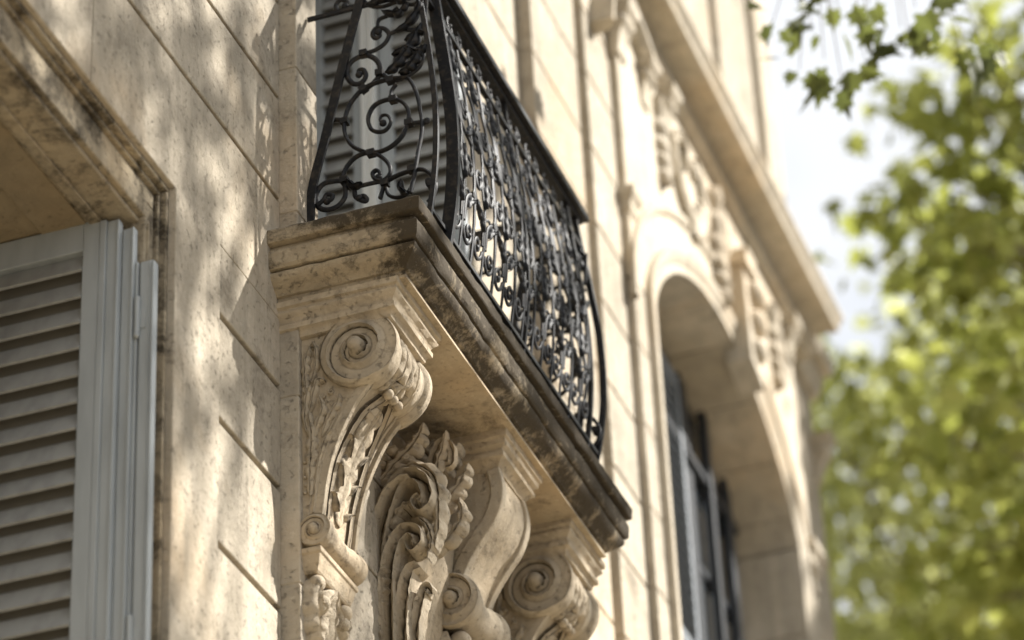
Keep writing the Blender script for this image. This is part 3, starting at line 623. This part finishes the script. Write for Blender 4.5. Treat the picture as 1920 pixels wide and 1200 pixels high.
# middle bracket: plain S-shaped flank, small scroll below
def mid_corbel(Y):
    root = bpy.data.objects.new('scroll_corbel', None); COL.objects.link(root); root.location = (.08, Y+.19, 7.3)
    root.parent = BAL; root.matrix_parent_inverse = inv_of(BAL)
    tag(root, 'middle bracket with plain S-shaped flank and big acanthus scrolls beside it')
    y0, y1 = Y, Y+.36
    w = MB(); w.wloft(-.02, .47, y0, y1, [(8.7365, .062), (8.70, .060), (8.694, .05), (8.67, .046), (8.655, .026), (8.645, .024), (8.64, .034), (8.62, .032), (8.61, .015), (8.59, .0), (8.575, -.006)], amp=.002, chip=.006, seed=Y)
    w.build('cap', CARVB, root, smooth=True, auto=36)
    front = cr_spline([(.455, 8.58), (.47, 8.50), (.465, 8.42), (.43, 8.33), (.37, 8.25), (.315, 8.17), (.28, 8.10), (.26, 8.02), (.23, 7.95), (.1, 7.9)], 40)
    w = MB(); w.prism([(.06, 7.6)]+[p for p in reversed(front)]+[(.06, 8.58)], 1, y0+.01, y1-.01); w.build('body', CARVB, root, bevel=.006, seg=3)
    n = 30
    for a, c in ((y0-.004, y0+.045), (y1-.045, y1+.004)):
        w = MB(); vs = []
        for i in range(n):
            p = front[i]; q0, q1 = front[max(i-1, 0)], front[i+1]; dx, dz = q1[0]-q0[0], q1[1]-q0[1]; l = sqrt(dx*dx+dz*dz); nx, nz = -dz/l, dx/l
            vs += [(p[0]-nx*.045, a, p[1]-nz*.045), (p[0]+nx*.014, a, p[1]+nz*.014), (p[0]+nx*.014, c, p[1]+nz*.014), (p[0]-nx*.045, c, p[1]-nz*.045)]
        w.add(vs, [(i*4+j, (i+1)*4+j, (i+1)*4+(j+1) % 4, i*4+(j+1) % 4) for i in range(n-1) for j in range(4)]+[(0, 1, 2, 3), tuple(4*n-1-j for j in range(4))])
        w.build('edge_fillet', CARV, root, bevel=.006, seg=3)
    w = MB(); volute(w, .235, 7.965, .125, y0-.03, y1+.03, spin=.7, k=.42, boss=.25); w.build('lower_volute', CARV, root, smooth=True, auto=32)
    # large acanthus scrolls carved on a block in front of the flank
    w = MB(); w.prism([(.05, 7.0), (.10, 7.0), (.16, 7.7), (.24, 8.1), (.26, 8.3), (.20, 8.45), (.05, 8.5)], 1, 1.09, y0-.002); w.prism([(.05, 8.3), (.22, 8.3), (.20, 8.5), (.12, 8.66), (.05, 8.72)], 1, 1.20, y0-.003)
    w.build('infill', CARVB, root, bevel=.01)
    w = MB()
    def M(u, v, h): return (u, 1.09-h, v)
    def S(pts, wd, ht, prof='scroll', lb=0, ns=80, lift=0): w.ribbon(pts, wd, ht, M, prof=prof, lobes=lb, ns=ns, nt_=17, lift=lift, depth=.45)
    S([(.045, 7.1), (.04, 7.5), (.05, 7.85), (.065, 8.05), (.11, 8.22), (.17, 8.33), (.235, 8.35), (.29, 8.30), (.305, 8.22), (.275, 8.175), (.25, 8.21), (.275, 8.235)], lambda a: .062*(1-.72*a), lambda a: .10+.03*a)
    S([(.035, 7.3), (.03, 7.7), (.04, 8.0), (.08, 8.2), (.15, 8.31), (.23, 8.335)], lambda a: .018, lambda a: .13, 'round')
    S([(.115, 7.1), (.11, 7.45), (.11, 7.75), (.12, 7.93), (.155, 8.04), (.205, 8.09), (.25, 8.065), (.255, 8.02), (.225, 8.0), (.215, 8.03)], lambda a: .052*(1-.65*a), lambda a: .12)
    S([(.155, 7.1), (.16, 7.4), (.17, 7.7), (.2, 7.88), (.25, 7.92)], lambda a: .048*(1-.4*a), lambda a: .10)
    S([(.20, 7.0), (.205, 7.35), (.215, 7.65), (.26, 7.82), (.29, 7.80)], lambda a: .04*(1-.5*a), lambda a: .06)
    S([(.01, 8.3), (.03, 8.42), (.08, 8.50), (.15, 8.53)], lambda a: .05*sin(pi*(.2+.7*a)), lambda a: .06, 'leaf', 5)
    S([(.06, 8.36), (.15, 8.46), (.23, 8.53), (.28, 8.62)], lambda a: .055*sin(pi*(.2+.75*a)), lambda a: .05, 'leaf', 6)
    S([(.14, 8.40), (.23, 8.42), (.31, 8.36), (.335, 8.25), (.33, 8.10), (.315, 8.0)], lambda a: .042*sin(pi*(.15+.8*a)), lambda a: .06, 'leaf', 8)
    S([(.27, 8.38), (.27, 8.50), (.31, 8.58), (.355, 8.55), (.355, 8.47), (.325, 8.46)], lambda a: .026*(1-.4*a), lambda a: .03, lift=-.10)
    S([(.30, 8.36), (.30, 8.46), (.325, 8.54), (.345, 8.62)], lambda a: .03*sin(pi*(.15+.8*a)), lambda a: .03, 'leaf', 5, lift=-.08)
    def M3(u, v, h): return (u, 1.30-h, v)
    for pts, wd, lb, ht in (([(.10, 8.35), (.20, 8.46), (.30, 8.52), (.37, 8.60)], .055, 6, .10), ([(.18, 8.25), (.28, 8.33), (.36, 8.42), (.40, 8.5)], .045, 5, .07), ([(.2, 8.1), (.3, 8.16), (.36, 8.25), (.355, 8.34)], .04, 5, .07), ([(.05, 8.4), (.10, 8.54), (.18, 8.62), (.27, 8.65)], .05, 6, .07)):
        w.ribbon(pts, lambda a, wd=wd: wd*sin(pi*(.15+.8*a)), lambda a, ht=ht: ht*.75, M3, lobes=lb, ns=70, nt_=15, depth=.45)
    S([(.06, 7.6), (.085, 7.8), (.095, 7.95), (.13, 8.10)], lambda a: .03*sin(pi*(.1+.85*a)), lambda a: .10, 'leaf', 9, 90)
    S([(.08, 7.1), (.085, 7.3), (.075, 7.5), (.085, 7.65)], lambda a: .04*sin(pi*(.1+.85*a)), lambda a: .12, 'leaf', 8, 90)
    S([(.13, 8.12), (.17, 8.2), (.22, 8.22), (.26, 8.19)], lambda a: .03*sin(pi*(.15+.8*a)), lambda a: .09, 'leaf', 5)
    S([(.25, 8.16), (.29, 8.10), (.30, 8.02), (.285, 7.95)], lambda a: .026*sin(pi*(.15+.8*a)), lambda a: .07, 'leaf', 5)
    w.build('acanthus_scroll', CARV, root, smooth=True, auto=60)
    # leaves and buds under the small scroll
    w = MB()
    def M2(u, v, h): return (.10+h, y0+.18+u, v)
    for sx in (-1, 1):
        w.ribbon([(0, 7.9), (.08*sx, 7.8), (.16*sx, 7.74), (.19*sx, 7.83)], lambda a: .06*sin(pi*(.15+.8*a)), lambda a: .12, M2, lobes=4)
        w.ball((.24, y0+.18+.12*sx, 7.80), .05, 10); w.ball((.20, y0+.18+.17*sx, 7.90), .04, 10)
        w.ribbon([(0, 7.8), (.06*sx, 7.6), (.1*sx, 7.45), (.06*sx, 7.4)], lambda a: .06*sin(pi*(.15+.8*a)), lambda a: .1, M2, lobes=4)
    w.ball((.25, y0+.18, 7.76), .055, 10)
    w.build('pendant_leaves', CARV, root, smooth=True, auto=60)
mid_corbel(1.47)
# ------------------------------------------------------------------ railing
RAIL = thing('iron_railing', (.35, 1.42, 9.04), 'black wrought iron railing with spiral scrolls and bellied bars on the stone balcony', 'railing')
YR0, YR1, ZB, ZTP = .26, 2.32, 9.05, 10.50
def belly(z):
    t = (z-ZB)/(ZTP-ZB); return .612+.062*sin(pi*min(1, max(0, t))**.75)**1.3-.02*t
SC = {
'big': [(0.502, 9.31), (0.519, 9.387), (0.541, 9.506), (0.563, 9.627), (0.556, 9.727), (0.541, 9.821), (0.509, 9.9), (0.466, 9.918), (0.406, 9.925), (0.328, 9.918), (0.275, 9.888), (0.231, 9.83), (0.212, 9.756), (0.215, 9.686), (0.245, 9.623), (0.295, 9.58), (0.329, 9.563), (0.38, 9.559), (0.432, 9.576), (0.476, 9.617), (0.501, 9.684), (0.504, 9.732), (0.48, 9.784), (0.438, 9.813), (0.386, 9.818), (0.343, 9.798), (0.32, 9.745), (0.332, 9.687), (0.366, 9.661), (0.4, 9.663), (0.422, 9.696), (0.41, 9.734), (0.384, 9.742), (0.374, 9.72), (0.386, 9.705)],
'ul': [(0.301, 9.91), (0.336, 9.925), (0.37, 9.961), (0.377, 10.009), (0.357, 10.056), (0.314, 10.089), (0.261, 10.084), (0.227, 10.048), (0.226, 9.998), (0.254, 9.954), (0.289, 9.949), (0.31, 9.978), (0.299, 10.017), (0.277, 10.018), (0.281, 9.992)],
'su': [(0.305, 10.1), (0.358, 10.106), (0.402, 10.129), (0.422, 10.169), (0.403, 10.207), (0.364, 10.222), (0.346, 10.197), (0.359, 10.169), (0.381, 10.176), (0.375, 10.195)],
'mid': [(0.195, 9.458), (0.217, 9.518), (0.261, 9.56), (0.321, 9.566), (0.371, 9.534), (0.409, 9.48), (0.412, 9.431), (0.381, 9.405), (0.348, 9.419), (0.334, 9.452), (0.353, 9.466), (0.369, 9.442), (0.359, 9.431)],
'll': [(0.208, 9.458), (0.156, 9.469), (0.105, 9.466), (0.074, 9.421), (0.082, 9.361), (0.12, 9.332), (0.172, 9.337), (0.205, 9.376), (0.207, 9.424), (0.199, 9.457)],
'll2': [(0.082, 9.361), (0.10, 9.372), (0.112, 9.382), (0.125, 9.403), (0.151, 9.393), (0.146, 9.373), (0.125, 9.371)],
'lr': [(0.363, 9.324), (0.385, 9.39), (0.428, 9.416), (0.496, 9.427), (0.555, 9.42), (0.592, 9.381), (0.611, 9.328), (0.601, 9.278), (0.575, 9.247)],
'lr2': [(0.603, 9.33), (0.579, 9.356), (0.582, 9.331), (0.594, 9.318)],
'lm': [(0.207, 9.438), (0.245, 9.413), (0.253, 9.363), (0.291, 9.329), (0.303, 9.335), (0.287, 9.359), (0.27, 9.349)],
'lm2': [(0.254, 9.406), (0.326, 9.406), (0.377, 9.401), (0.394, 9.382)],
'k1': [(0.139, 9.787), (0.173, 9.787), (0.212, 9.768)],
'k2': [(0.507, 9.672), (0.545, 9.666), (0.583, 9.656), (0.584, 9.67), (0.573, 9.665)],
'k3': [(0.421, 9.816), (0.426, 9.864), (0.448, 9.893)],
'l1': [(0.389, 9.965), (0.423, 9.925), (0.475, 9.915), (0.527, 9.935), (0.562, 9.965), (0.573, 10.023), (0.548, 10.06)],
'l2': [(0.425, 10.173), (0.482, 10.182), (0.533, 10.161), (0.581, 10.163), (0.592, 10.251), (0.599, 10.332)],
'l3': [(0.389, 9.384), (0.401, 9.332), (0.443, 9.307), (0.485, 9.319), (0.512, 9.369), (0.518, 9.435)],
'u3': [(0.275, 10.373), (0.23, 10.376), (0.19, 10.368), (0.177, 10.403), (0.2, 10.427), (0.231, 10.408), (0.222, 10.384)],
'l4': [(0.293, 10.425), (0.336, 10.355), (0.397, 10.331), (0.468, 10.336), (0.528, 10.302), (0.572, 10.309)],
'l5': [(0.369, 10.226), (0.378, 10.264), (0.423, 10.277), (0.467, 10.305)]}
for k in SC: SC[k] = [(p[0]+.04, p[1]-.07) for p in SC[k]]
def side_panel(y, flip=1):
    w = MB()
    for k, c in SC.items():
        pts = cr_spline(c, max(10, 5*len(c)))
        r = .0125 if k in ('big', 'mid', 'lr', 'll', 'ul') else .011
        w.tube([(p[0], y+flip*.004*((hash(k) if False else len(k)) % 3-1), p[1]) for p in pts], r, 8, .75, (lambda t: 1 if t < .8 else 1-.45*(t-.8)/.2) if k in ('big', 'ul', 'su', 'mid') else None)
    for k in ('big', 'ul', 'su', 'mid', 'll2', 'lr2', 'lm', 'u3'):
        e = SC[k][-1]; w.ball((e[0], y, e[1]), .017, 7, (1, .8, 1))
    for x, z, a in [(q[0]+.04, q[1]-.07, q[2]) for q in ((.329, 9.563, 0), (.205, 9.457, 0), (.212, 9.762, 0), (.305, 10.098, 0), (.503, 9.672, 0), (.376, 9.972, 0), (.30, 9.91, .6), (.425, 9.92, 0), (.388, 9.392, 0), (.51, 9.43, 0), (.60, 9.33, 0), (.435, 9.815, 0))]:
        w.obox((x, y, z), (cos(a), 0, sin(a)), (0, 1, 0), (-sin(a), 0, cos(a)), .017, .017, .014)
    o = w.build('side_scrollwork', IRON, RAIL, smooth=True, auto=50)
    # beaten iron leaves on the upper scrolls
    w = MB()
    def M(u, v, h): return (u+.04, y-h, v-.07)
    for pts, wd, lb in (([(.41, 9.95), (.47, 10.0), (.53, 10.08), (.58, 10.17)], .040, 5), ([(.44, 10.04), (.50, 10.06), (.56, 10.02), (.60, 10.05)], .028, 4), ([(.47, 9.93), (.53, 9.97), (.58, 10.05)], .030, 4),
                        ([(.33, 10.34), (.42, 10.37), (.5, 10.34), (.58, 10.38)], .032, 6), ([(.46, 10.16), (.52, 10.2), (.57, 10.27), (.56, 10.34)], .026, 4), ([(.50, 10.10), (.55, 10.13), (.59, 10.12)], .024, 3), ([(.22, 9.45), (.25, 9.41), (.29, 9.41)], .020, 2), ([(.47, 9.38), (.46, 9.34), (.49, 9.30)], .018, 2), ([(.40, 10.29), (.47, 10.26), (.52, 10.3)], .02, 3)):
        w = MB(); w.ribbon(pts, lambda a, wd=wd: wd*sin(pi*(.1+.85*a)), lambda a: .024, M, lobes=lb, ns=40, nt_=9, lift=.006)
        o = w.build('iron_leaf', IRON, RAIL, smooth=True, auto=60)
        sol = o.modifiers.new('Solidify', 'SOLIDIFY'); sol.thickness = .004
    w = MB()
    vs = []
    pts = cr_spline([(.088, 9.05), (.10, 9.35), (.165, 9.62), (.235, 9.92), (.32, 10.25), (.385, 10.50)], 26)
    for p in pts: vs += [(p[0]-.021, y-.007, p[1]), (p[0]+.021, y-.007, p[1]), (p[0]+.021, y+.007, p[1]), (p[0]-.021, y+.007, p[1])]
    w.add([(v[0], v[1]-.012*flip, v[2]) for v in vs], [(i*4+j, i*4+(j+1) % 4, (i+1)*4+(j+1) % 4, (i+1)*4+j) for i in range(25) for j in range(4)]+[(3, 2, 1, 0), (100, 101, 102, 103)])
    w.build('raking_bar', IRON, RAIL, bevel=.002)
    for nm, za, zb in (('bottom_bar', 9.05, 9.066), ('upper_bar', 10.28, 10.30)):
        w = MB(); w.box(.085, .62, y-.008, y+.008, za, zb); w.build(nm, IRON, RAIL, bevel=.002)
side_panel(YR0, 1); side_panel(YR1+.14, -1)
def bel_bar(y, hw, hx, off=0, name='corner_post', z0=ZB, z1=ZTP, yb=0):
    w = MB(); n = 28; vs = []
    for i in range(n):
        z = z0+(z1-z0)*i/(n-1); x = belly(z)+off; yy = y+yb*sin(pi*i/(n-1))
        vs += [(x-hx, yy-hw, z), (x+hx, yy-hw, z), (x+hx, yy+hw, z), (x-hx, yy+hw, z)]
    w.add(vs, [(i*4+j, i*4+(j+1) % 4, (i+1)*4+(j+1) % 4, (i+1)*4+j) for i in range(n-1) for j in range(4)]+[(3, 2, 1, 0), tuple(4*(n-1)+j for j in range(4))])
    return w.build(name, IRON, RAIL, bevel=.002)
bel_bar(YR0-.006, .010, .012, .0); bel_bar(YR0+.17, .014, .028, .012); bel_bar(YR1, .011, .012); bel_bar(YR1+.13, .009, .016, .0, yb=.08); bel_bar(1.42, .009, .01)
w = MB()
w.box(.55, .645, YR0-.06, YR1+.22, ZTP, ZTP+.035); w.box(.575, .615, YR0-.05, YR1+.20, ZTP-.018, ZTP-.001)
w.box(.05, .549, YR0-.035, YR0+.035, ZTP, ZTP+.026); w.box(.05, .549, YR1+.10, YR1+.17, ZTP, ZTP+.026)
w.build('handrail', IRON, RAIL, bevel=.004)
for z, t in ((ZTP-.20, .009), (ZB+.07, .011), (ZB+.01, .007)):
    w = MB(); w.box(belly(z)-.012, belly(z)+.014, YR0, YR1+.13, z, z+t*2); w.build('cross_rail', IRON, RAIL, bevel=.002)
# front scrollwork: one module copied along the front, following the belly
MODW = (YR1-YR0-.22)/7
def front_module():
    w = MB(); A = MODW/2
    def T(c, r, n=None, off=0): w.tube([(belly(p[1])+off, p[0], p[1]) for p in cr_spline(c, n or 5*len(c))], r, 6, .8)
    def sp(cy, cz, r0, a0, tn, r=.0095, ks=.22, sz=1.25):
        q = spiral((0, 0), r0, r0*ks, a0, tn, 22); pts = [(cy+p[0], cz+p[1]*sz) for p in q]; T(pts, r, 60); w.ball((belly(pts[-1][1]), pts[-1][0], pts[-1][1]), .014, 6); return pts[0]
    for s_ in (-1, 1):
        def m(c): return [(A+s_*p[0], p[1]) for p in c]
        e = sp(A+s_*.075, 9.27, .058, pi/2+s_*pi*.5, s_*1.35)
        e2 = sp(A+s_*.070, 9.60, .062, -pi/2-s_*pi*.4, -s_*1.4)
        T(m([(.02, 9.30), (.035, 9.42), (.12, 9.50), (.132, 9.62)]), .0095)
        e3 = sp(A+s_*.078, 9.93, .060, pi/2+s_*pi*.5, s_*1.35)
        T(m([(.022, 9.95), (.03, 10.05), (.10, 10.10), (.13, 10.02)]), .0085)
        T(m([(.135, 9.60), (.13, 9.75), (.03, 9.80), (.015, 9.92)]), .0095)
        e4 = sp(A+s_*.072, 10.18, .050, -pi/2, -s_*1.3, .008)
        T(m([(.0, 9.44), (.05, 9.47), (.085, 9.44), (.06, 9.41)]), .007)
        sp(A+s_*.08, 10.385, .045, pi*.5, s_*1.2, .0075)
        w.obox((belly(9.46), A+s_*.10, 9.47), (1, 0, 0), (0, 1, 0), (0, 0, 1), .012, .014, .012)
    T([(A, 9.08), (A, 9.35), (A, 9.50)], .0085, 14); T([(A, 9.72), (A, 9.95), (A, 10.30)], .0085, 14)
    T([(A-.03, 9.60), (A, 9.50), (A+.03, 9.60), (A, 9.73), (A-.03, 9.60)], .007, 20)
    T([(0.003, 9.07), (0.003, 9.6), (.003, 10.3)], .0095, 20)
    def M(u, v, h): return (belly(v)+.006+h, u, v)
    for c in ([(A, 9.50), (A, 9.58), (A, 9.68)], [(A, 10.08), (A, 10.18), (A, 10.28)], [(A-.03, 9.36), (A-.07, 9.42), (A-.12, 9.45)], [(A+.03, 9.36), (A+.07, 9.42), (A+.12, 9.45)], [(A+.05, 9.76), (A+.09, 9.80), (A+.13, 9.86)], [(A-.05, 9.76), (A-.09, 9.80), (A-.13, 9.86)]):
        w.ribbon(c, lambda a: .024*sin(pi*(.12+.8*a)), lambda a: .013, M, lobes=3, ns=26, nt_=7)
    return w.build('scroll_panel', IRON, RAIL, smooth=True, auto=50)
fm = front_module()
fm.location = Vector(fm.location)
for i in range(7):
    o = fm if i == 0 else fm.copy()
    if i: COL.objects.link(o)
    o.location = Vector((0, YR0+.20+i*MODW, 0))
# ------------------------------------------------------------------ trees
LP = [(0, 0), (.20, -.10), (.34, -.02), (.30, .16), (.52, .30), (.30, .42), (.34, .66), (.14, .60), (0, 1.0)]
def leaf_geo(vs, fs, p, d, n, s):
    d = d.normalized(); u = d.cross(n)
    if u.length < 1e-3: u = d.cross(Vector((1, 0, 0)))
    u.normalize(); n = u.cross(d); o = len(vs); k = len(LP)
    fold = random.uniform(.05, .3)
    for x, y in LP: vs.append(p+(u*x+d*y+n*(x*fold-y*y*.15))*s)
    for x, y in LP[1:-1]: vs.append(p+(-u*x+d*y+n*(x*fold-y*y*.15))*s)
    fs.append(tuple(range(o, o+k))); fs.append((o, o+k-1)+tuple(range(o+2*k-3, o+k-1, -1)))
def rnd_dir():
    while True:
        v = Vector((random.uniform(-1, 1), random.uniform(-1, 1), random.uniform(-1, 1)))
        if .05 < v.length < 1: return v.normalized()
def limb(bm, a, c, r0, r1, bend=.15, n=9):
    a, c = Vector(a), Vector(c); L_ = (c-a).length; m = (a+c)/2+rnd_dir()*L_*bend
    pts = [a*(1-t)**2+m*2*t*(1-t)+c*t*t for t in [i/(n-1) for i in range(n)]]
    bm.tube(pts, r0, 7, 1, lambda t: 1+(r1/r0-1)*t); return pts
def tree(base, top, cc, rad, ncl, nl, ls, mat, label, cat='tree', cr_=.5, extra=None, seed=1, flat=.25, sprays=(), group='plane trees beside the building'):
    random.seed(seed)
    root = thing('leafy_tree', base, label, cat, group)
    t = MB(); B0 = Vector(base); T0 = Vector(top); pts = limb(t, B0, T0, .32, .16, .04, 12)
    t.tube([B0+Vector((0, 0, -.1)), B0+Vector((0, 0, .25)), B0+Vector((0, 0, .8))], .45, 10, 1, lambda q: 1-.3*q)
    cc = Vector(cc); cl = []
    for i in range(ncl):
        while True:
            v = Vector((random.uniform(-1, 1), random.uniform(-1, 1), random.uniform(-1, 1)))
            if v.length < 1 and v.length > .25: break
        v = v*(v.length**-.35); v = v.normalized()*min(1, v.length)
        cl.append(cc+Vector((v.x*rad[0], v.y*rad[1], v.z*rad[2])))
    mains = [T0+(c-T0)*.45 for c in cl[::9]]
    for m in mains: limb(t, T0, m, .15, .08, .12)
    lb = MB()
    for c in cl:
        m = min(mains, key=lambda q: (q-c).length); limb(lb, m, c, .055, .012, .1, 6)
    if extra:
        for path in extra: lb.tube(cr_spline(path, 40), .035, 6, 1, lambda q: 1-.75*q)
    lim = [Vector(v) for v in cr_spline(extra[0], 60)] if extra else []
    if lim: sprays = list(sprays)+[tuple(lim[i]+Vector((random.uniform(-.15, .15), random.uniform(-.15, .15), random.uniform(-.2, .18)))) for i in range(24, 60) for _ in (0, 1, 2)]
    for p in sprays:
        q_ = Vector(p); h_ = min([Vector(v) for v in cr_spline(extra[0], 60)], key=lambda v: (v-q_-Vector((.12, 0, 0))).length)
        lb.tube(cr_spline([h_, h_*.5+q_*.5+Vector((.05, 0, .06)), q_], 12), .006, 5, 1, lambda q: 1-.6*q)
    t.build('trunk', BARK, root, smooth=True); lb.build('branches', BARK, root, smooth=True)
    vs = []; fs = []
    for c in cl:
        dv = (c-cc).normalized()
        for k in range(nl):
            p = c+Vector((random.gauss(0, cr_), random.gauss(0, cr_), random.gauss(0, cr_*.75)))
            d = (rnd_dir()*.8+Vector((0, 0, -.7))+dv*.3); n = (Vector((0, 0, 1))*.5+rnd_dir()*.9)
            leaf_geo(vs, fs, p, d, n, ls*random.uniform(.6, 1.25))
    for p in sprays:
        p = Vector(p)
        for k in range(3):
            tw = rnd_dir()*random.uniform(.03, .15)
            leaf_geo(vs, fs, p+tw, tw*2+Vector((0, 0, -.14)), Vector((0, -.8, .4))+rnd_dir()*.6, ls*random.uniform(.6, 1.2))
    me = bpy.data.meshes.new('crown'); me.from_pydata([tuple(v) for v in vs], [], fs); me.materials.append(mat)
    o = bpy.data.objects.new('crown', me); COL.objects.link(o); o.parent = root; o.matrix_parent_inverse = inv_of(root)
    return root
SPR = [(1.3, 4.33, 12.85), (1.46, 4.34, 12.88), (1.49, 4.42, 12.78), (1.38, 4.53, 12.62), (1.62, 4.42, 12.82), (1.53, 4.53, 12.65), (1.6, 4.62, 12.54), (1.75, 4.59, 12.63), (1.79, 4.64, 12.57),
       (1.99, 4.54, 12.75), (2.02, 4.6, 12.67), (2.09, 4.52, 12.85), (2.21, 4.6, 12.71), (2.29, 4.68, 12.61), (2.33, 4.73, 12.56), (2.41, 4.7, 12.61), (1.84, 4.44, 12.88), (1.66, 4.42, 12.9)]
tree((7.6, 3.2, 0), (7.2, 3.2, 11.2), (6.9, 3.45, 14.5), (2.7, 3.0, 2.6), 52, 58, .17, LEAFN,
     'street tree with dark maple-like leaf sprays hanging into the top right', seed=3, cr_=.42, sprays=SPR,
     extra=[[(6.9, 2.9, 14.2), (4.8, 3.8, 14.7), (3.2, 4.2, 14.2), (2.2, 4.3, 13.65), (1.5, 4.2, 13.4)]])
tree((4.8, 14.7, 0), (4.5, 14.6, 12.2), (3.6, 14.8, 16.5), (4.25, 2.8, 3.8), 165, 48, .26, LEAF,
     'sunlit green tree just beyond the building end, its leaf edge against the sky', seed=11, cr_=.40)
tree((1.5, 27, 0), (1.3, 26.6, 14), (.6, 26, 19.2), (5.2, 4, 5.4), 170, 55, .28, LEAFB,
     'pale yellow-green tree farther off behind the nearer one, lower right', seed=21, cr_=.6)
tree((-3.5, 33, 0), (-3.5, 33, 13), (-3.6, 32.5, 17.8), (4.5, 4, 5.5), 120, 60, .30, LEAFB,
     'most distant green tree showing just past the corner of the building', seed=31, cr_=.65)
